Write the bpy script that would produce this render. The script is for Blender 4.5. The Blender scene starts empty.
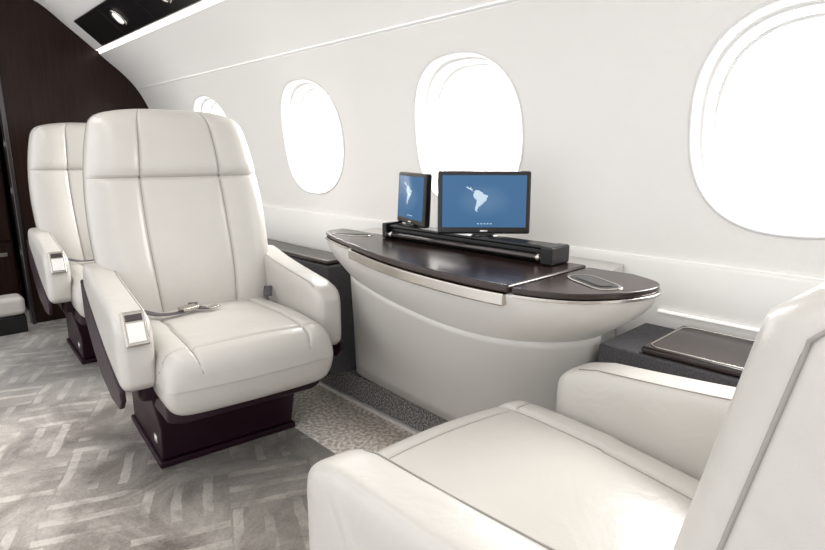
import bpy, bmesh, math, numpy as np
from mathutils import Vector, Matrix
sc=bpy.context.scene
sc.view_settings.view_transform='Standard'
sc.view_settings.look='None'
sc.view_settings.exposure=0.32

# ------------------------------------------------------------ materials
def newmat(name):
    m=bpy.data.materials.new(name); m.use_nodes=True
    nt=m.node_tree; b=nt.nodes['Principled BSDF']; return m,nt,b
def simple(name,col,rough=.5,metal=0,bump=0,bscale=400,spec=None,coat=0,var=0,emis=None,estr=0,crease=0):
    m,nt,b=newmat(name)
    b.inputs['Base Color'].default_value=(*col,1); b.inputs['Roughness'].default_value=rough
    b.inputs['Metallic'].default_value=metal
    if spec is not None: b.inputs['Specular IOR Level'].default_value=spec
    if coat: b.inputs['Coat Weight'].default_value=coat; b.inputs['Coat Roughness'].default_value=.05
    if emis: b.inputs['Emission Color'].default_value=(*emis,1); b.inputs['Emission Strength'].default_value=estr
    tc=nt.nodes.new('ShaderNodeTexCoord')
    if bump:
        n=nt.nodes.new('ShaderNodeTexNoise'); n.inputs['Scale'].default_value=bscale; n.inputs['Detail'].default_value=3
        nt.links.new(tc.outputs['Object'],n.inputs['Vector'])
        bp=nt.nodes.new('ShaderNodeBump'); bp.inputs['Strength'].default_value=bump; bp.inputs['Distance'].default_value=.001
        nt.links.new(n.outputs['Fac'],bp.inputs['Height']); nt.links.new(bp.outputs['Normal'],b.inputs['Normal'])
        if crease:
            n2=nt.nodes.new('ShaderNodeTexNoise'); n2.inputs['Scale'].default_value=7; n2.inputs['Detail'].default_value=3; n2.inputs['Distortion'].default_value=1.2
            nt.links.new(tc.outputs['Object'],n2.inputs['Vector'])
            b2=nt.nodes.new('ShaderNodeBump'); b2.inputs['Strength'].default_value=crease; b2.inputs['Distance'].default_value=.012
            nt.links.new(n2.outputs['Fac'],b2.inputs['Height']); nt.links.new(b2.outputs['Normal'],bp.inputs['Normal'])
    if var:
        n=nt.nodes.new('ShaderNodeTexNoise'); n.inputs['Scale'].default_value=6; n.inputs['Detail'].default_value=4
        nt.links.new(tc.outputs['Object'],n.inputs['Vector'])
        r=nt.nodes.new('ShaderNodeValToRGB')
        r.color_ramp.elements[0].position=.3; r.color_ramp.elements[1].position=.7
        r.color_ramp.elements[0].color=(*[c*(1-var) for c in col],1); r.color_ramp.elements[1].color=(*[min(1,c*(1+var)) for c in col],1)
        nt.links.new(n.outputs['Fac'],r.inputs['Fac']); nt.links.new(r.outputs['Color'],b.inputs['Base Color'])
    return m
LEATHER=simple('cream_leather',(.555,.535,.503),.29,bump=.25,bscale=350,var=.02,crease=.32)
SEAM=simple('seam_thread',(.32,.30,.28),.7)
PLUM=simple('plum_shell',(.020,.0065,.013),.42,bump=.1,bscale=200,var=.1,spec=.25)
CHROME=simple('brushed_metal',(.56,.53,.49),.22,1,var=.03)
DARKMET=simple('dark_metal',(.10,.09,.09),.3,1)
BLACK=simple('black_plastic',(.005,.005,.006),.3)
BODY=simple('cream_lacquer',(.64,.622,.595),.33,bump=.1,bscale=300)
WALLM=simple('wall_vinyl',(.79,.778,.755),.6)
CEIL=simple('ceiling_panel',(.82,.81,.79),.55,bump=.05,bscale=200)
WFRAME=simple('window_plastic',(.70,.70,.69),.35)
BELT=simple('belt_webbing',(.10,.09,.10),.8,bump=.4,bscale=900)
LIGHTM=simple('light_strip_diffuser',(1,1,1),.5,emis=(1,.95,.87),estr=1.3)
SOFTL=simple('accent_strip_diffuser',(.9,.9,.88),.5,emis=(1,.97,.92),estr=.35)
LENS=simple('lens',(.9,.9,.9),.1,emis=(1,1,1),estr=1.0)
WEDGE=simple('pale_metal_edge',(.85,.84,.82),.35,.5)
def weave(m,scale=260,strength=.25,col=None):
    nt=m.node_tree; b=nt.nodes['Principled BSDF']
    tc=nt.nodes.new('ShaderNodeTexCoord')
    w1=nt.nodes.new('ShaderNodeTexWave'); w1.bands_direction='Y'; w1.inputs['Scale'].default_value=scale/6; w1.inputs['Distortion'].default_value=.6
    w2=nt.nodes.new('ShaderNodeTexWave'); w2.bands_direction='Z'; w2.inputs['Scale'].default_value=scale/6; w2.inputs['Distortion'].default_value=.6
    nt.links.new(tc.outputs['Object'],w1.inputs['Vector']); nt.links.new(tc.outputs['Object'],w2.inputs['Vector'])
    mm=nt.nodes.new('ShaderNodeMath'); mm.operation='MULTIPLY'
    nt.links.new(w1.outputs['Fac'],mm.inputs[0]); nt.links.new(w2.outputs['Fac'],mm.inputs[1])
    bp=nt.nodes.new('ShaderNodeBump'); bp.inputs['Strength'].default_value=strength; bp.inputs['Distance'].default_value=.001
    nt.links.new(mm.outputs[0],bp.inputs['Height']); nt.links.new(bp.outputs['Normal'],b.inputs['Normal'])
weave(WALLM,420,.28)
def wood(name,c1,c2,rough=.25,coat=.5,axis='Z'):
    m,nt,b=newmat(name)
    tc=nt.nodes.new('ShaderNodeTexCoord'); mp=nt.nodes.new('ShaderNodeMapping')
    s={'Z':(30,30,1.2),'Y':(30,1.2,30)}[axis]; mp.inputs['Scale'].default_value=s
    n=nt.nodes.new('ShaderNodeTexNoise'); n.inputs['Scale'].default_value=3; n.inputs['Detail'].default_value=6
    r=nt.nodes.new('ShaderNodeValToRGB'); r.color_ramp.elements[0].color=(*c1,1); r.color_ramp.elements[1].color=(*c2,1)
    r.color_ramp.elements[0].position=.35; r.color_ramp.elements[1].position=.65
    nt.links.new(tc.outputs['Object'],mp.inputs['Vector']); nt.links.new(mp.outputs['Vector'],n.inputs['Vector'])
    nt.links.new(n.outputs['Fac'],r.inputs['Fac']); nt.links.new(r.outputs['Color'],b.inputs['Base Color'])
    b.inputs['Roughness'].default_value=rough; b.inputs['Coat Weight'].default_value=coat; b.inputs['Coat Roughness'].default_value=.08
    return m
WOOD=wood('espresso_wood_top',(.014,.006,.005),(.026,.012,.009),.26,.10,'Y')
WOODW=wood('espresso_wood_wall',(.014,.006,.0042),(.022,.010,.007),.3,.0,'Z')
WOODW.node_tree.nodes['Principled BSDF'].inputs['Specular IOR Level'].default_value=.2
def speck(name,c1,c2,scale=250,strength=.6):
    m,nt,b=newmat(name)
    tc=nt.nodes.new('ShaderNodeTexCoord'); n=nt.nodes.new('ShaderNodeTexNoise'); n.inputs['Scale'].default_value=scale; n.inputs['Detail'].default_value=2
    r=nt.nodes.new('ShaderNodeValToRGB'); r.color_ramp.elements[0].color=(*c1,1); r.color_ramp.elements[1].color=(*c2,1)
    r.color_ramp.elements[0].position=.4; r.color_ramp.elements[1].position=.62
    nt.links.new(tc.outputs['Object'],n.inputs['Vector']); nt.links.new(n.outputs['Fac'],r.inputs['Fac'])
    nt.links.new(r.outputs['Color'],b.inputs['Base Color']); b.inputs['Roughness'].default_value=.9
    bp=nt.nodes.new('ShaderNodeBump'); bp.inputs['Strength'].default_value=strength; bp.inputs['Distance'].default_value=.002
    nt.links.new(n.outputs['Fac'],bp.inputs['Height']); nt.links.new(bp.outputs['Normal'],b.inputs['Normal'])
    return m
DARKFAB=speck('dark_speckled_carpet',(.05,.046,.045),(.30,.285,.27),150)
GREYFAB=speck('grey_felt',(.055,.053,.057),(.095,.093,.10),300,.3)
SUNCARP=speck('sunlit_carpet',(.56,.49,.42),(.97,.91,.83),70)  # sunlight on the border strip is put into this paler carpet colour
def carpet():
    m,nt,b=newmat('patterned_carpet'); L=nt.links.new
    def N(t,**k):
        n=nt.nodes.new(t)
        for a,v in k.items(): setattr(n,a,v)
        return n
    def M(op,a,bb=None,c=None):
        n=N('ShaderNodeMath',operation=op)
        for i,x in enumerate((a,bb,c)):
            if x is None: continue
            if isinstance(x,(int,float)): n.inputs[i].default_value=x
            else: L(x,n.inputs[i])
        return n.outputs[0]
    g=N('ShaderNodeNewGeometry'); nz=N('ShaderNodeTexNoise'); nz.inputs['Scale'].default_value=6; nz.inputs['Detail'].default_value=3
    L(g.outputs['Position'],nz.inputs['Vector'])
    mp=N('ShaderNodeMapping'); mp.inputs['Rotation'].default_value=(0,0,math.radians(24)); L(g.outputs['Position'],mp.inputs['Vector'])
    sx=N('ShaderNodeSeparateXYZ'); L(mp.outputs['Vector'],sx.inputs[0])
    x=M('MULTIPLY_ADD',nz.outputs['Fac'],.035,sx.outputs[0]); y=M('MULTIPLY_ADD',nz.outputs['Fac'],-.035,sx.outputs[1])
    cell=.25
    cx=M('FLOOR',M('DIVIDE',x,cell)); cy=M('FLOOR',M('DIVIDE',y,cell))
    par=M('FLOORED_MODULO',M('ADD',cx,cy),2)
    sp=2*math.pi/.0833
    sa=M('SINE',M('MULTIPLY',x,sp)); sb=M('SINE',M('MULTIPLY',y,sp))
    st=M('ADD',M('MULTIPLY',sa,par),M('MULTIPLY',sb,M('SUBTRACT',1,par)))
    ss=N('ShaderNodeMapRange'); ss.inputs['From Min'].default_value=.42; ss.inputs['From Max'].default_value=.58; L(st,ss.inputs['Value'])
    nb=N('ShaderNodeTexNoise'); nb.inputs['Scale'].default_value=7; nb.inputs['Detail'].default_value=5; L(g.outputs['Position'],nb.inputs['Vector'])
    mk=N('ShaderNodeMapRange'); mk.inputs['From Min'].default_value=.42; mk.inputs['From Max'].default_value=.56; L(nb.outputs['Fac'],mk.inputs['Value'])
    st=M('MULTIPLY',ss.outputs['Result'],mk.outputs['Result'])
    n2=N('ShaderNodeTexNoise'); n2.inputs['Scale'].default_value=3.4; n2.inputs['Detail'].default_value=7; n2.inputs['Roughness'].default_value=.68; n2.inputs['Distortion'].default_value=.8; L(g.outputs['Position'],n2.inputs['Vector'])
    n3=N('ShaderNodeTexNoise'); n3.inputs['Scale'].default_value=120; n3.inputs['Detail'].default_value=2; L(g.outputs['Position'],n3.inputs['Vector'])
    v=M('ADD',M('MULTIPLY',st,.45),M('MULTIPLY',M('SUBTRACT',n2.outputs['Fac'],.5),2.8))
    v=M('ADD',v,M('MULTIPLY',M('SUBTRACT',n3.outputs['Fac'],.5),.5)); v=M('ADD',v,.40)
    r=N('ShaderNodeValToRGB'); r.color_ramp.elements[0].position=.0; r.color_ramp.elements[1].position=1.0
    r.color_ramp.elements[0].color=(.24,.207,.18,1); r.color_ramp.elements[1].color=(.92,.87,.80,1)
    L(v,r.inputs['Fac']); L(r.outputs['Color'],b.inputs['Base Color']); b.inputs['Roughness'].default_value=.38
    b.inputs['Sheen Weight'].default_value=.3
    bp=N('ShaderNodeBump'); bp.inputs['Strength'].default_value=.5; bp.inputs['Distance'].default_value=.003
    L(v,bp.inputs['Height']); L(bp.outputs['Normal'],b.inputs['Normal'])
    return m
CARPET=carpet()
def glassm():
    m,nt,b=newmat('window_acrylic'); nt.nodes.remove(b)
    o=nt.nodes['Material Output']; t=nt.nodes.new('ShaderNodeBsdfTransparent'); gl=nt.nodes.new('ShaderNodeBsdfGlossy')
    gl.inputs['Roughness'].default_value=.05; mx=nt.nodes.new('ShaderNodeMixShader'); mx.inputs[0].default_value=.05
    nt.links.new(t.outputs[0],mx.inputs[1]); nt.links.new(gl.outputs[0],mx.inputs[2]); nt.links.new(mx.outputs[0],o.inputs['Surface'])
    return m
GLASS=glassm()
def screenm():
    m,nt,b=newmat('screen_blue')
    tc=nt.nodes.new('ShaderNodeTexCoord'); mp=nt.nodes.new('ShaderNodeMapping')
    mp.inputs['Location'].default_value=(-.5,-.5,-.5)
    ln=nt.nodes.new('ShaderNodeVectorMath'); ln.operation='LENGTH'
    r=nt.nodes.new('ShaderNodeValToRGB'); r.color_ramp.elements[0].color=(.30,.47,.64,1); r.color_ramp.elements[1].color=(.065,.16,.31,1)
    r.color_ramp.elements[1].position=.60
    nt.links.new(tc.outputs['Generated'],mp.inputs['Vector']); nt.links.new(mp.outputs['Vector'],ln.inputs[0])
    nt.links.new(ln.outputs['Value'],r.inputs['Fac']); nt.links.new(r.outputs['Color'],b.inputs['Emission Color'])
    b.inputs['Emission Strength'].default_value=.8; b.inputs['Base Color'].default_value=(.01,.012,.015,1); b.inputs['Roughness'].default_value=.5
    b.inputs['Specular IOR Level'].default_value=.05
    return m
SCREEN=screenm()
MAPM=simple('map_land',(.1,.1,.1),.4,emis=(.52,.66,.78),estr=.8,spec=.05)

# ------------------------------------------------------------ helpers
def link(o): sc.collection.objects.link(o)
def obj(name,verts,faces,mat,parent=None,smooth=True,bevel=0,seg=3,merge=True,angle=35):
    me=bpy.data.meshes.new(name)
    bm=bmesh.new(); vs=[bm.verts.new(v) for v in verts]
    for f in faces:
        try: bm.faces.new([vs[i] for i in f])
        except ValueError: pass
    if merge: bmesh.ops.remove_doubles(bm,verts=bm.verts,dist=1e-5)
    bmesh.ops.recalc_face_normals(bm,faces=bm.faces)
    bm.to_mesh(me); bm.free(); me.materials.append(mat)
    for p in me.polygons: p.use_smooth=smooth
    o=bpy.data.objects.new(name,me); link(o)
    if parent: o.parent=parent
    if bevel:
        b=o.modifiers.new('bevel','BEVEL'); b.width=bevel; b.segments=seg; b.limit_method='ANGLE'; b.angle_limit=math.radians(angle)
        b.harden_normals=True
    return o
def empty(name,loc=(0,0,0),rotz=0,label='',cat=''):
    e=bpy.data.objects.new(name,None); e.location=loc; e.rotation_euler=(0,0,rotz); e.empty_display_size=.1; link(e)
    tag(e,label,cat); return e
def tag(o,label,cat,kind=None,group=None):
    if label: o['label']=label
    if cat: o['category']=cat
    if kind: o['kind']=kind
    if group: o['group']=group
def boxv(x0,x1,y0,y1,z0,z1):
    v=[(x,y,z) for x in(x0,x1) for y in(y0,y1) for z in(z0,z1)]
    f=[(0,1,3,2),(4,6,7,5),(0,4,5,1),(2,3,7,6),(0,2,6,4),(1,5,7,3)]
    return v,f
def box(name,b,mat,parent=None,bevel=.004,seg=3):
    v,f=boxv(*b); return obj(name,v,f,mat,parent,True,bevel,seg)
def slab(name,pts,z0,z1,mat,parent=None,bevel=.004,seg=3,ax='z'):
    n=len(pts)
    if ax=='z': v=[(p[0],p[1],z0) for p in pts]+[(p[0],p[1],z1) for p in pts]
    elif ax=='x': v=[(z0,p[0],p[1]) for p in pts]+[(z1,p[0],p[1]) for p in pts]
    else: v=[(p[0],z0,p[1]) for p in pts]+[(p[0],z1,p[1]) for p in pts]
    f=[tuple(range(n)),tuple(range(2*n-1,n-1,-1))]+[(i,(i+1)%n,n+(i+1)%n,n+i) for i in range(n)]
    return obj(name,v,f,mat,parent,True,bevel,seg)
def sweep(name,prof,y0,y1,mat,thick=0,ny=2):
    n=len(prof); ys=np.linspace(y0,y1,ny); v=[];f=[]
    for y in ys: v+=[(p[0],y,p[1]) for p in prof]
    for j in range(ny-1):
        for i in range(n-1): f.append((j*n+i,j*n+i+1,(j+1)*n+i+1,(j+1)*n+i))
    o=obj(name,v,f,mat)
    return o
def cr(P,n=12):
    P=[np.array(p,float) for p in P]; out=[]
    Q=[2*P[0]-P[1]]+P+[2*P[-1]-P[-2]]
    for i in range(1,len(Q)-2):
        p0,p1,p2,p3=Q[i-1:i+3]
        for k in range(n):
            t=k/n; out.append(.5*((2*p1)+(-p0+p2)*t+(2*p0-5*p1+4*p2-p3)*t*t+(-p0+3*p1-3*p2+p3)*t**3))
    out.append(P[-1]); return out
def tube(name,pts,r,mat,parent=None,seg=6,closed=False):
    pts=[Vector(p) for p in pts]; n=len(pts); v=[];f=[]
    for i,p in enumerate(pts):
        a=pts[(i-1)%n] if (closed or i>0) else pts[i]; b=pts[(i+1)%n] if (closed or i<n-1) else pts[i]
        t=(b-a).normalized(); up=Vector((0,0,1)) if abs(t.z)<.9 else Vector((1,0,0))
        s=t.cross(up).normalized(); w=s.cross(t)
        for k in range(seg):
            an=2*math.pi*k/seg; v.append(tuple(p+r*(math.cos(an)*s+math.sin(an)*w)))
    m=n if closed else n-1
    for i in range(m):
        for k in range(seg):
            j=(i+1)%n; f.append((i*seg+k,i*seg+(k+1)%seg,j*seg+(k+1)%seg,j*seg+k))
    if not closed: f.append(tuple(range(seg))); f.append(tuple((n-1)*seg+k for k in range(seg)))
    return obj(name,v,f,mat,parent)
def multi_tube(name,lines,r,mat,parent):
    V=[];F=[]
    for pts in lines:
        o=tube('tmp',pts,r,mat); me=o.data; b=len(V)
        V+=[tuple(x.co) for x in me.vertices]; F+=[tuple(b+i for i in p.vertices) for p in me.polygons]
        bpy.data.objects.remove(o)
    return obj(name,V,F,mat,parent,merge=False)
def pad(name,us,vs,F,mat,parent):
    nu,nv=len(us),len(vs); V=[];Fa=[]
    for s in (1,-1):
        for v in vs:
            for u in us: V.append(F(u,v,s))
    for k in range(2):
        b=k*nu*nv
        for j in range(nv-1):
            for i in range(nu-1): Fa.append((b+j*nu+i,b+j*nu+i+1,b+(j+1)*nu+i+1,b+(j+1)*nu+i))
    return obj(name,V,Fa,mat,parent)
def spaced(n,seams=(),w=.018):
    a=[math.sin(math.pi/2*(-1+2*i/(n-1))) for i in range(n)]
    for s in seams:
        for d in (-2,-1.3,-.8,-.4,0,.4,.8,1.3,2): a.append(s+d*w)
    a=sorted(x for x in a if -1<=x<=1); o=[a[0]]
    for x in a[1:]:
        if x-o[-1]>.0035 or x==1: o.append(x)
    return o
def pillow(u,S,h):
    S=[-1]+sorted(S)+[1]
    for a,b in zip(S,S[1:]):
        if a<=u<=b:
            l=(u-a)/(b-a); return h*(1-(2*l-1)**2)
    return 0
def loft(name,secs,mat,parent,n=40,p=4.5):
    V=[];F=[]
    for (y,xc,zc,hx,hz) in secs:
        for k in range(n):
            a=2*math.pi*k/n; c,s=math.cos(a),math.sin(a)
            V.append((xc+hx*math.copysign(abs(c)**(2/p),c),y,zc+hz*math.copysign(abs(s)**(2/p),s)))
    for j in range(len(secs)-1):
        for k in range(n): F.append((j*n+k,j*n+(k+1)%n,(j+1)*n+(k+1)%n,(j+1)*n+k))
    F.append(tuple(range(n))); F.append(tuple((len(secs)-1)*n+k for k in range(n)))
    return obj(name,V,F,mat,parent)

# ------------------------------------------------------------ camera
cam=bpy.data.cameras.new('camera'); co=bpy.data.objects.new('camera',cam); link(co); sc.camera=co
co.location=(0,0,1.0); co.rotation_euler=(math.radians(90-12.29),0,math.radians(-43.4)); cam.sensor_width=36; cam.lens=24.44; cam.clip_start=.02

# ------------------------------------------------------------ shell
Z=[.72,.80,.9,1.0,1.1,1.2,1.3,1.39]; Xs=[1.403,1.408,1.410,1.405,1.395,1.374,1.338,1.290]
pf=np.polyfit(Z,Xs,4); pd=np.polyder(pf)
WX=lambda z: float(np.polyval(pf,z))
YB=3.9; Y0=-1.3
WIN=[(.31,1.062),(1.235,1.062),(2.115,1.062),(3.07,1.062)]
A,B,PN=.224,.234,2.4
def rad(phi): return (abs(math.cos(phi)/A)**PN+abs(math.sin(phi)/B)**PN)**(-1/PN)
zb,zt=.742,1.388
V=[];F=[]
bounds=[-.15,.77,1.675,2.6,3.54]
for (yc,zc),(ya,yb_) in zip(WIN,zip(bounds,bounds[1:])):
    phis=[2*math.pi*i/96 for i in range(96)]+[math.atan2(zz-zc,yy-yc)%(2*math.pi) for yy in(ya,yb_) for zz in(zb,zt)]
    phis=sorted(set(phis)); K=len(phis); M_=8; b=len(V)
    for m in range(M_+1):
        for ph in phis:
            c,s=math.cos(ph),math.sin(ph); r0=rad(ph)
            ry=((yb_-yc)/c if c>1e-9 else (ya-yc)/c if c<-1e-9 else 1e9); rz=((zt-zc)/s if s>1e-9 else (zb-zc)/s if s<-1e-9 else 1e9)
            r=r0+(min(ry,rz)-r0)*m/M_; y=yc+r*c; z=min(zt,max(zb,zc+r*s)); V.append((WX(z),y,z))
    for m in range(M_):
        for k in range(K): k2=(k+1)%K; F.append((b+m*K+k,b+m*K+k2,b+(m+1)*K+k2,b+(m+1)*K+k))
for ya,yb_ in ((Y0,-.15),(3.54,YB)):
    zz=np.linspace(zb,zt,24); b=len(V)
    for z in zz: V+=[(WX(z),ya,z),(WX(z),yb_,z)]
    for i in range(23): F.append((b+2*i,b+2*i+1,b+2*i+3,b+2*i+2))
w=obj('wall_right',V,F,WALLM); tag(w,'curved off-white cabin side wall with oval window openings','wall','structure')
me=w.data
bm=bmesh.new(); bm.from_mesh(me)
for f in bm.faces:
    if f.normal.x>0: f.normal_flip()
bm.to_mesh(me); bm.free()
nn=[]
for v in me.vertices:
    d=float(np.polyval(pd,v.co.z)); n=Vector((-1,0,d)).normalized(); nn.append(n)
me.normals_split_custom_set_from_vertices(nn)

cove=cr([(1.288,1.394),(1.25,1.44),(1.20,1.49),(1.14,1.54),(1.09,1.583)],6)
o=sweep('trim_1',[tuple(p) for p in cove],Y0,YB,CEIL); tag(o,'smooth white cove panel above the windows','panel','structure')
o=sweep('trim_2',[(1.296,1.386),(1.2865,1.391),(1.2845,1.396)],Y0,YB,WFRAME); tag(o,'thin seam strip along the side wall','trim','structure')
o=sweep('trim_3',[(1.404,.742),(1.392,.741),(1.384,.734),(1.383,.62),(1.384,.0)],Y0,YB,CEIL); tag(o,'white lower side panel below the window wall','panel','structure')
cp=cr([(1.07,1.603),(.94,1.712),(.79,1.83),(.6,1.90),(.35,1.935),(0,1.935),(-.4,1.90),(-.7,1.8)],8)
o=sweep('ceiling',[tuple(p) for p in cp],Y0,YB,CEIL); tag(o,'smooth white curved cabin ceiling','ceiling','structure')
o=sweep('trim_4',[(1.09,1.583),(1.086,1.60),(1.07,1.603)],Y0,YB,LIGHTM); tag(o,'glowing light strip along the overhead panel','light strip','structure')
o=box('trim_8',(1.373,1.380,-.7,.56,.612,.618),SOFTL,None,.001); tag(o,'thin glowing accent strip above the side ledge','light strip','structure')
o=box('floor',(-1.2,1.0,-1.3,5.2,-.03,0),CARPET,None,0); tag(o,'silver grey patterned carpet','floor','structure')
o=box('trim_5',(1.0,1.30,-1.3,3.9,-.03,.0),SUNCARP,None,0); tag(o,'mottled carpet border strip with sunlight painted into its pale beige','carpet border','structure')
o=box('trim_6',(1.286,1.300,-1.3,3.9,0,.014),WEDGE,None,.001); tag(o,'thin white edge strip on the carpet border','trim','structure')
o=box('baseboard_right',(1.300,1.383,-1.3,3.9,0,.118),DARKFAB,None,.003); tag(o,'dark speckled carpeted baseboard','baseboard','structure')
prof=[(.576,0),(1.46,0),(1.46,1.0),(1.44,1.22),(1.37,1.38),(1.26,1.50),(1.14,1.60),(1.0,1.72),(.84,1.85),(.65,1.94),(.576,1.96)]
o=slab('wall_back',prof,3.901,3.95,WOODW,None,.0,2,ax='y'); tag(o,'dark espresso wood bulkhead','wall','structure')
for p_ in o.data.polygons: p_.use_smooth=False
o=box('trim_7',(.555,.575,3.88,3.96,0,1.89),DARKMET,None,.003); tag(o,'dark metal door jamb beside the bulkhead','trim','structure')
o=box('wall_front',(-.9,1.4,5.2,5.25,0,1.93),WOODW,None,0); tag(o,'dark far wall beyond the doorway','wall','structure')
o=box('wall_aisle',(.60,.64,3.96,5.2,0,1.9),WOODW,None,0); tag(o,'dark passage side wall','wall','structure')
g=empty('galley_cabinet',(.42,4.25,0),0,'dark wood galley cabinet with metal latches beyond the doorway','cabinet')
box('cabinet_body',(-.3,.15,0,.5,0,1.85),WOODW,g,.004)
for i,(z0,z1) in enumerate([(.06,.45),(.47,.84),(.86,1.12),(1.14,1.8)]):
    d=box('door',(-.28,.14,-.018,0,z0,z1),WOODW,g,.004)
    box('latch',(.02,.11,-.028,-.018,z1-.08,z1-.055),CHROME,d,.003)
g=empty('bright_patch_block',(.43,3.80,0),0,'low cream padded locker on a dark base, added for a bright patch by the doorway','block')  # added cream shape standing in for a bright patch at floor level
box('block_base',(-.12,.08,-.06,.07,0,.10),BLACK,g,.006)
box('block_lid',(-.125,.085,-.065,.075,.102,.21),LEATHER,g,.03,6)
for i,(yc,zc) in enumerate(WIN):
    rings=[(1.030,-.001),(1.026,-.003),(1.01,-.004),(1.0,-.002),(.990,.008),(.980,.030),(.970,.038),(.955,.040),(.947,.041),(.942,.050),(.928,.062),(.912,.066),(.910,.080),(.905,.084),(.885,.085),(.882,.095)]
    V=[];F=[];K=96
    for s,dx in rings:
        for k in range(K):
            ph=2*math.pi*k/K; r=rad(ph)*s; z=zc+r*math.sin(ph); V.append((WX(z)+dx,yc+r*math.cos(ph),z))
    for j in range(len(rings)-1):
        for k in range(K): F.append((j*K+k,j*K+(k+1)%K,(j+1)*K+(k+1)%K,(j+1)*K+k))
    wf=obj('window_%d'%(i+1),V,F,WFRAME); tag(wf,'oval cabin window with white moulded surround','window','structure')
    V=[]
    for k in range(K):
        ph=2*math.pi*k/K; r=rad(ph)*.883; z=zc+r*math.sin(ph); V.append((WX(z)+.092,yc+r*math.cos(ph),z))
    obj('window_pane',V,[tuple(range(K))],GLASS,wf)

sp=empty('overhead_service_panel',(0,1.2,0),0,'glossy black overhead service panel with round reading lights','service panel')
p,q=(1.058,1.607),(.925,1.718)
t=Vector((q[0]-p[0],q[1]-p[1])).normalized(); nrm=Vector((-t.y,t.x))
if nrm.y>0: nrm=-nrm
pr=[(p[0]+nrm.x*d,p[1]+nrm.y*d) for d in(.001,.016)]+[(q[0]+nrm.x*.016,q[1]+nrm.y*.016),(q[0]+nrm.x*.001,q[1]+nrm.y*.001)]
slab('panel_body',pr,0,2.48,BLACK,sp,.003,2,ax='y')
n3=Vector((nrm.x,0,nrm.y)); t3=Vector((t.x,0,t.y)); base=Vector(((p[0]+q[0])/2+nrm.x*.016,0,(p[1]+q[1])/2+nrm.y*.016))
for yy in (1.93,1.35,.75):
    c=base.copy(); c.y=yy
    ring=[tuple(c+n3*.004+.038*(math.cos(a)*t3+math.sin(a)*Vector((0,1,0)))) for a in np.linspace(0,2*math.pi,33)[:-1]]
    rl=tube('reading_light',ring,.007,CHROME,sp,8,True)
    V=[];K=24
    for r,h in((.034,.002),(.02,.010)):
        for k in range(K):
            a=2*math.pi*k/K; V.append(tuple(c+n3*h+r*(math.cos(a)*t3+math.sin(a)*Vector((0,1,0)))))
    F=[(k,(k+1)%K,K+(k+1)%K,K+k) for k in range(K)]+[tuple(range(K,2*K))]
    obj('lens',V,F,LENS if yy>1.6 else DARKMET,rl)
for y0_,y1_ in((2.06,2.065),(1.62,1.625)):
    V=[];
    for y in (y0_,y1_):
        for a,h in((-.078,.0),(.078,.0),(.078,.002),(-.078,.002)):
            V.append(tuple(base+t3*a+n3*h+Vector((0,y,0))))
    obj('panel_joint',V,[(0,1,2,3),(4,5,6,7),(0,1,5,4),(1,2,6,5),(2,3,7,6),(3,0,4,7)],DARKMET,sp,False)

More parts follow.
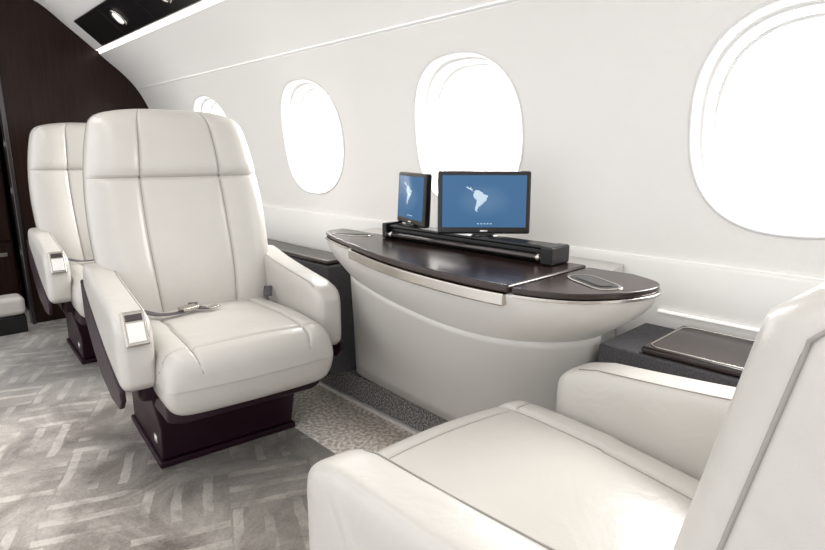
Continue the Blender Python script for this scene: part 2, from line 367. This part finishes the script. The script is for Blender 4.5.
# ------------------------------------------------------------ chair
def chair(loc,rot,label,plate_side=-1,belts=True,yb=.150,slope=.235,curl=0,flat=0):
    e=empty('cabin_chair',loc,rot,label,'chair'); e['group']='cream leather cabin chairs'
    slab('pedestal',[(-.225,-.12),(.25,-.12),(.25,.32),(-.225,.32)],0,.022,PLUM,e,.006)
    V=[(-.215,-.11,.022),(.24,-.11,.022),(.24,.31,.022),(-.215,.31,.022),(-.215,-.135,.14),(.245,-.135,.14),(.245,.31,.14),(-.215,.31,.14),
       (-.255,-.24,.30),(.262,-.24,.30),(.262,.30,.30),(-.255,.30,.30)]
    F=[(0,1,2,3),(8,9,10,11)]+[(a+i,a+(i+1)%4,a+4+(i+1)%4,a+4+i) for a in(0,4) for i in range(4)]
    obj('pedestal_housing',V,F,PLUM,e,True,.008)
    box('placard',(-.2195,-.2155,-.07,-.04,.070,.095),WEDGE,e,0)
    slab('seat_frame',[(-.24,-.35),(-.20,-.375),(.20,-.375),(.24,-.35),(.25,.20),(-.25,.20)],.255,.325,PLUM,e,.012)
    box('seat_pan',(-.290,.290,-.27,.20,.30,.40),PLUM,e,.02)
    US=[-.66,.66]; VS=[-.76]
    def FC(u,v,s):
        r=max(0,(abs(v)-.80)/.20); hw=.256*(1-.10*(1-math.sqrt(max(0,1-r*r)))) if v<0 else .25
        y=-.160+.280*v; y-=.015*(1-u*u)*max(0,-v)
        e_=(max(0,1-abs(u)**13))**.5*(max(0,1-abs(v)**16))**.5
        if s>0:
            t=.092+pillow(u,US,.006)+.006*(1-v*v)-.012*max(0,v)
            for q in US: t-=.007*math.exp(-((u-q)/.02)**2)
            for q in VS: t-=.005*math.exp(-((v-q)/.018)**2)
            return (u*hw,y-.012*max(0,-v-.8),.385+t*e_-.008*max(0,-v-.5))
        return (u*hw,y,.385-.095*e_)
    pad('seat_cushion',spaced(45,US,.02),spaced(53,VS,.018),FC,LEATHER,e)
    L=[]
    for q in US: L.append([tuple(Vector(FC(q,v,1))+Vector((0,0,.0002))) for v in np.linspace(-.985,.95,50)])
    for q in VS: L.append([tuple(Vector(FC(u,q,1))+Vector((0,0,.0002))) for u in np.linspace(-.985,.985,50)])
    multi_tube('cushion_seam',L,.0012,SEAM,e)
    if not belts:
        for q in US:
            qq=q-.05*(1 if q>0 else -1)
            tube('top_stitch',[tuple(Vector(FC(qq,v,1))+Vector((0,0,.0004))) for v in np.linspace(-.74,.93,60)],.0009,SEAM,e,5)
    pv=np.polyfit([-1,-.5,0,.35,.7,1],[.262,.290,.302,.297,.272,.245],3)
    BU=[-.46,.46]; BV=[.40]
    def FB(u,v,s):
        z=.37+.392*(v+1); w=float(np.polyval(pv,v)); r=max(0,(abs(v)-.85)/.15)
        w*=1-.18*(1-math.sqrt(max(0,1-r*r)))
        if flat: w=.275
        z-=.018*abs(u)**3*max(0,v)**6
        yc=yb+(z-.45)*slope+curl*max(0,z-.89)
        e_=(max(0,1-abs(u)**(8+5*flat)))**.5*(max(0,1-abs(v)**14))**.5
        if s>0:
            t=.070+pillow(u,BU,.009)+(pillow(v,BV,.009)+.012*math.exp(-((v+.45)/.35)**2))*(1-flat)
            if v>.40: t+=.012*min(1,(v-.40)/.08)*(1-flat)
            t+=.03*u*u*(1 if v<.4 else .8)
            for q in BU: t-=.008*math.exp(-((u-q)/.018)**2)
            for q in BV: t-=.010*(1-flat)*math.exp(-((v-q)/.016)**2)
            return (u*w,yc-t*e_,z)
        return (u*w,yc+.062*e_,z)
    pad('backrest',spaced(51,BU,.018),spaced(57,BV,.016),FB,LEATHER,e)
    L=[]
    for q in BU: L.append([tuple(Vector(FB(q,v,1))+Vector((0,-.0002,0))) for v in np.linspace(-.9,.985,70)])
    for q in BV: L.append([tuple(Vector(FB(u,q,1))+Vector((0,-.0002,0))) for u in np.linspace(-.985,.985,60)])
    multi_tube('backrest_seam',L,.0013,SEAM,e)
    for sg in(-1,1):
        uu=1 if not flat else .975
        tube('backrest_welt',[tuple(Vector(FB(sg*uu,v,1))+Vector((sg*.0008,-.0004,0))) for v in np.linspace(-.9,.97,70)],.0018,SEAM,e)
    TY=[-.345,-.31,-.25,-.1,.05,.21]; TZ=[.545,.566,.582,.598,.618,.648]
    for sd in(-1,1):
        ys=[-.345,-.3445,-.343,-.340,-.334,-.326,-.315,-.295,-.25,-.15,-.05,.05,.13,.18,.20,.21]
        secs=[]
        for y in ys:
            top=float(np.interp(y,TY,TZ))
            bot=float(np.interp(y,[-.345,-.31,-.1,.1,.21],[.375,.360,.390,.44,.49]))
            k=1.0
            if y<-.295: k=math.sqrt(max(0,1-((-.295-y)/.050)**2))
            if y>.17: k=math.sqrt(max(0,1-((y-.17)/.041)**2))
            k=max(k,.1)
            hx=.048*(.5+.5*k); hz=(top-bot)/2*(.80+.20*k)
            secs.append((y,sd*.293,(top+bot)/2,hx,hz))
        a=loft('armrest',secs,LEATHER,e,96,6)
        # stitch line along the inner top edge of the arm pad
        tube('arm_stitch',[(sd*(.293-.034),y,float(np.interp(y,TY,TZ))+.0004-.0016) for y in np.linspace(-.29,.16,24)],.0012,SEAM,e,5)
        pts=[(.215,.588),(.12,.545),(.0,.490),(-.12,.440),(-.24,.398),(-.325,.372),(-.33,.345),(-.29,.31),(-.18,.300),(-.02,.325),(.1,.38),(.215,.46)]
        x0=sd*.331; x1=sd*.346
        slab('side_shroud',pts,min(x0,x1),max(x0,x1),PLUM,e,.005,3,ax='x')
        if sd==plate_side:
            Mx=Matrix.Translation((sd*.293,-.336,.545))@Matrix.Rotation(math.radians(64),4,'X')
            cpn=box('control_plate',(-.030,.030,-.048,.048,-.008,.006),CHROME,e,.005); cpn.matrix_local=Mx
            box('control_button',(-.021,.021,-.038,.015,.006,.009),WEDGE,cpn,.002)
            box('control_button',(-.021,.021,.020,.038,.006,.009),DARKMET,cpn,.002)
    def ribbon(nm,pts,w,par,mat):
        pts=[Vector(p) for p in cr(pts,8)]; V=[];F=[]
        for i,p_ in enumerate(pts):
            a=pts[max(0,i-1)]; b=pts[min(len(pts)-1,i+1)]; t_=(b-a).normalized(); s_=t_.cross(Vector((0,0,1)))
            s_=s_.normalized() if s_.length>1e-4 else Vector((1,0,0))
            for k in(-1,1):
                for h in(0,.002): V.append(tuple(p_+s_*k*w/2+Vector((0,0,h))))
        n=len(pts)
        for i in range(n-1):
            a=4*i;b=4*i+4
            F+=[(a,a+2,b+2,b),(a+1,b+1,b+3,a+3),(a,b,b+1,a+1),(a+2,a+3,b+3,b+2)]
        return obj(nm,V,F,mat,par)
    if belts:
        zb_=.489
        b1=ribbon('seat_belt',[(-.235,.03,.505),(-.21,.0,.500),(-.17,-.045,zb_+.004),(-.12,-.06,zb_+.003),(-.085,-.045,zb_+.004)],.03,e,BELT)
        b2=ribbon('seat_belt',[(.235,.03,.515),(.215,-.01,.505),(.205,-.035,zb_+.006)],.03,e,BELT)
        o=box('belt_buckle',(-.03,.03,-.02,.02,0,.012),CHROME,b1,.004); o.matrix_local=Matrix.Translation((-.075,-.045,zb_+.006))@Matrix.Rotation(.3,4,'Z')
        b3=ribbon('seat_belt',[(-.04,.03,.496),(-.05,-.01,zb_+.006),(-.03,-.05,zb_+.004),(-.01,-.06,zb_+.004)],.03,e,BELT)
        o=box('belt_tongue',(-.022,.022,-.014,.014,0,.005),CHROME,b3,.002); o.matrix_local=Matrix.Translation((.0,-.065,zb_+.006))@Matrix.Rotation(.5,4,'Z')
    return e
R=math.radians
chair((.768,1.84,0),R(-6),'cream leather swivel chair with plum base beside the console table')
chair((.825,3.05,0),R(-4),'cream leather swivel chair standing by the dark wood bulkhead')
chair((.695,.285,0),R(180-6),'cream leather swivel chair facing the other seats, beside the console table',plate_side=0,belts=False,yb=.208,slope=.205,curl=1.0,flat=1)

# ------------------------------------------------------------ console table
DZ=.012
tb_=empty('console_table',(0,0,DZ),0,'bow-fronted cream console table with dark wood top against the wall','table')
TOP=[(1.379,1.655),(1.22,1.65),(1.10,1.60),(1.005,1.345),(.932,1.10),(.898,.88),(.896,.69),(.935,.56),(1.02,.487),(1.11,.46),(1.17,.48),(1.21,.55),(1.26,.63),(1.379,.66)]
BOW=[(1.379,1.61),(1.25,1.60),(1.15,1.53),(1.06,1.31),(.998,1.09),(.965,.9),(.973,.76),(1.02,.67),(1.08,.62),(1.14,.60),(1.18,.605),(1.21,.63),(1.27,.66),(1.379,.67)]
SKB=[(1.379,1.75),(1.34,1.74),(1.305,1.69),(1.285,1.42),(1.275,1.25),(1.27,1.1),(1.265,.97),(1.258,.86),(1.25,.78),(1.25,.72),(1.265,.675),(1.29,.65),(1.33,.64),(1.379,.64)]
T=cr(TOP,10); Bw=cr(BOW,10); Sk=cr(SKB,10)
def ringloft(name,rings,mat,par):
    V=[];F=[];n=len(rings[0][0])
    for pts,z in rings: V+=[(p[0],p[1],z) for p in pts]
    for j in range(len(rings)-1):
        for k in range(n): F.append((j*n+k,j*n+(k+1)%n,(j+1)*n+(k+1)%n,(j+1)*n+k))
    F.append(tuple(range(n))); F.append(tuple((len(rings)-1)*n+k for k in range(n)))
    return obj(name,V,F,mat,par)
def mix(a,b,f): return [x*(1-f)+y*f for x,y in zip(a,b)]
rg=[(mix(T,Bw,.04),.7065),(mix(T,Bw,.02),.705),(mix(T,Bw,.02),.70),(mix(T,Bw,.05),.69),(mix(T,Bw,.13),.672),(mix(T,Bw,.26),.652),(mix(T,Bw,.44),.631),(mix(T,Bw,.66),.609),(mix(T,Bw,.87),.589),(mix(T,Bw,.97),.579),(mix(T,Bw,1.03),.574)]
ringloft('table_body',rg,BODY,tb_)
Bi=mix(T,Bw,1.0)
rg=[(Bi,.577)]+[(mix(Bi,Sk,f),.577-.464*g) for f,g in((.04,.05),(.12,.14),(.26,.29),(.46,.48),(.67,.68),(.87,.87),(1,1))]
ringloft('table_skirt',rg,BODY,tb_)
def fr(y0,y1,offd=0):
    out=[]
    n=len(T)
    for i,p_ in enumerate(T):
        if y0<=p_[1]<=y1 and p_[0]<1.212:
            a=T[max(0,i-1)];b=T[min(n-1,i+1)]; t_=(b-a)/np.linalg.norm(b-a); nr=np.array([t_[1],-t_[0]])
            out.append(p_+nr*offd)
    return out
BX=1.205
def interpX(y):
    for a,b in zip(T,T[1:]):
        if (a[1]-y)*(b[1]-y)<=0 and a[0]<1.15: return a+(b-a)*((y-a[1])/(b[1]-a[1]))
yL,yR=1.335,.665
pL=interpX(yL); pR=interpX(yR)
ins=.002
left=[(BX,yL+.002)]+[(BX,1.64)]+[tuple(p_) for p_ in fr(yL+.004,1.64,-ins)]+[(pL[0]+ins,yL+.002)]
cen=[(BX,yR+.002),(BX,yL-.002),(pL[0]-.004,yL-.002)]+[tuple(p_) for p_ in fr(yR+.004,yL-.004,.004)]+[(pR[0]-.004,yR+.002)]
right=[(BX,yR-.002),(pR[0]+ins,yR-.002)]+[tuple(p_) for p_ in fr(.40,yR-.004,-ins)]
slab('tabletop_wing',left,.7095,.722,WOOD,tb_,.005)
slab('tabletop',cen,.7095,.727,WOOD,tb_,.006)
slab('tabletop_wing',right,.7095,.722,WOOD,tb_,.005)
c1=[tuple(p_) for p_ in fr(yR,yL,.010)]; c2=[tuple(p_) for p_ in fr(yR,yL,-.02)]
slab('metal_edge_trim',c1+c2[::-1],.682,.709,CHROME,tb_,.004)
for (a_,b_) in ((yL+.004,1.63),(.40,yR-.004)):
    c1=[tuple(p_) for p_ in fr(a_,b_,.003)]; c2=[tuple(p_) for p_ in fr(a_,b_,-.012)]
    slab('metal_edge_trim',c1+c2[::-1],.7025,.7090,CHROME,tb_,.001,2)
def oval(cx,cy,rx,ry,rot,n=48,p=2.6):
    out=[]
    for k in range(n):
        a=2*math.pi*k/n; c,s=math.cos(a),math.sin(a); x=rx*math.copysign(abs(c)**(2/p),c); y=ry*math.copysign(abs(s)**(2/p),s)
        out.append((cx+x*math.cos(rot)-y*math.sin(rot),cy+x*math.sin(rot)+y*math.cos(rot)))
    return out
for (cx,cy,rt) in((1.065,.572,R(-28)),(1.135,1.49,R(25))):
    pn=slab('control_panel',oval(cx,cy,.034,.070,rt,p=4),.7215,.7245,CHROME,tb_,.001,2)
    slab('recess',oval(cx,cy,.028,.064,rt,p=4),.7245,.7250,BLACK,pn,.0002,1)
    slab('switch',oval(cx,cy,.018,.050,rt,p=5),.7250,.7262,DARKMET,pn,.0004,1)
box('equipment_rail',(1.145,1.195,.74,1.325,.727,.762),BLACK,tb_,.004)
box('rail_end_block',(1.120,1.20,.712,.745,.7275,.772),BLACK,tb_,.005)
box('rail_end_block',(1.125,1.20,1.310,1.330,.7275,.776),BLACK,tb_,.005)
tube('rail_rod',[(1.131,.745,.742),(1.131,1.310,.742)],.008,DARKMET,tb_,16)
box('rail_top_cover',(1.138,1.2,.745,1.31,.762,.770),BLACK,tb_,.003)
for yy in (.755,1.29): tube('rod_collar',[(1.131,yy-.006,.742),(1.131,yy+.006,.742)],.010,CHROME,tb_,16)

# ------------------------------------------------------------ monitors
SA=[(-77,8),(-75,11),(-72,12),(-67,11),(-62,10.5),(-57,6),(-52,5),(-50,0),(-44,-2.5),(-39,-3.5),(-35,-6),(-35,-9),(-39,-13),(-39,-18),(-42,-23),(-48,-26),(-50,-30),(-53,-33),(-58,-35),(-57,-38),(-62,-39),(-65,-43),(-67,-48),(-69,-52),(-66,-55),(-70,-55),(-74,-51),(-75,-45),(-73,-38),(-71,-30),(-70,-19),(-76,-14),(-81,-6),(-80,0),(-78,4)]
CA=[(-77,8),(-81,8),(-84,10),(-83,15),(-88,16),(-90,21),(-87,21.5),(-91,19),(-95,18),(-97,22),(-105,22),(-96,15),(-90,13),(-85,10),(-82,7)]
def monitor(loc,normal_az,label,W=.246,H=.166,tilt=-3):
    e=empty('monitor',loc,0,label,'monitor'); e['group']='flat screens on the console table'
    nx,ny=normal_az; ang=math.atan2(ny,nx)+math.pi/2
    e.rotation_euler=(R(tilt),0,ang)
    z0=.003
    hs=box('housing',(-W/2,W/2,-.011,.011,z0,z0+H),BLACK,e,.006,4)
    scn=box('screen',(-W/2+.012,W/2-.012,-.0122,-.0108,z0+.018,z0+H-.011),SCREEN,hs,0)
    k=.00085; cx,cy=-.010,z0+.018+.073
    slab('map_graphic',[(cx+(a+58)*k,cy+(b+18)*k) for a,b in SA],-.0128,-.0122,MAPM,scn,0,ax='y')
    slab('map_graphic',[(cx+(a+58)*k,cy+(b+18)*k) for a,b in CA],-.0128,-.0122,MAPM,scn,0,ax='y')
    for i in range(5):
        box('legend_dash',(-.018+i*.0085,-.013+i*.0085,-.0126,-.0122,z0+.0265,z0+.0285),MAPM,scn,0)
    box('badge',(-.010,.010,-.0116,-.0109,z0+.006,z0+.0105),WEDGE,hs,0)
    box('stand',(-.022,.022,.004,.018,.0,z0+.06),BLACK,e,.003)
    box('stand_foot',(-.03,.03,-.012,.022,.0,.006),BLACK,e,.002)
    return e
monitor((1.168,.958,.7845),(-.70,-.714),'black flat screen showing a blue map of South America')
monitor((1.168,1.235,.7845),(-.94,.34),'black flat screen turned aside, showing a blue map',W=.205,H=.155)

# ------------------------------------------------------------ side ledges
def ledge(y0,y1,x0,trays,label,zt=.570):
    e=empty('side_ledge',(1.26,(y0+y1)/2,0.119),0,label,'ledge'); oy=(y0+y1)/2
    def bx(nm,b,mat,bev,par=e,seg=3):
        return box(nm,(b[0]-1.26,b[1]-1.26,b[2]-oy,b[3]-oy,b[4]-.119,b[5]-.119),mat,par,bev,seg)
    bx('ledge_body',(x0,1.379,y0,y1,.119,zt),GREYFAB,.006)
    for ya,yb_ in trays:
        t_=bx('wood_tray',(x0+.004,1.366,ya,yb_,zt,zt+.018),WOOD,.008,e,4)
        def rr(m,rc=.02):
            out=[]
            for (cx,cy,a0) in((1.366-m-rc,yb_-m-rc,0),(x0+.004+m+rc,yb_-m-rc,90),(x0+.004+m+rc,ya+m+rc,180),(1.366-m-rc,ya+m+rc,270)):
                for k in range(6):
                    a=math.radians(a0+k*18); out.append((cx+rc*math.cos(a)-1.26,cy+rc*math.sin(a)-oy,zt+.0185-.119))
            return out
        tube('tray_rim',rr(.012),.0018,CHROME,t_,8,True)
    return e
ledge(-.7,.59,1.140,[(-.55,.495)],'grey felt side ledge with dark wood tray beside the chair',.577)
ledge(1.765,3.86,1.22,[(1.78,2.65),(2.68,3.7)],'grey felt side ledge with dark wood trays under the windows')

# ------------------------------------------------------------ light
w=bpy.data.worlds.new('world'); sc.world=w; w.use_nodes=True
bg=w.node_tree.nodes['Background']; bg.inputs['Color'].default_value=(.985,.985,1,1); bg.inputs['Strength'].default_value=1.22
def area(loc,rot,sx,sy,p,col=(1,1,1)):
    l=bpy.data.lights.new('area_light','AREA'); l.shape='RECTANGLE'; l.size=sx; l.size_y=sy; l.energy=p; l.color=col
    o=bpy.data.objects.new('cabin_fill',l); o.location=loc; o.rotation_euler=rot; link(o); return o
area((.1,1.6,1.90),(0,0,0),.25,4.0,12,(1,.97,.93))  # unseen overhead fill, added to brighten the cabin
for yc,zc in WIN:
    o=area((1.80,yc,zc+.12),(0,R(75),0),.6,.6,28,(1,.98,.95)); o.name='window_daylight'
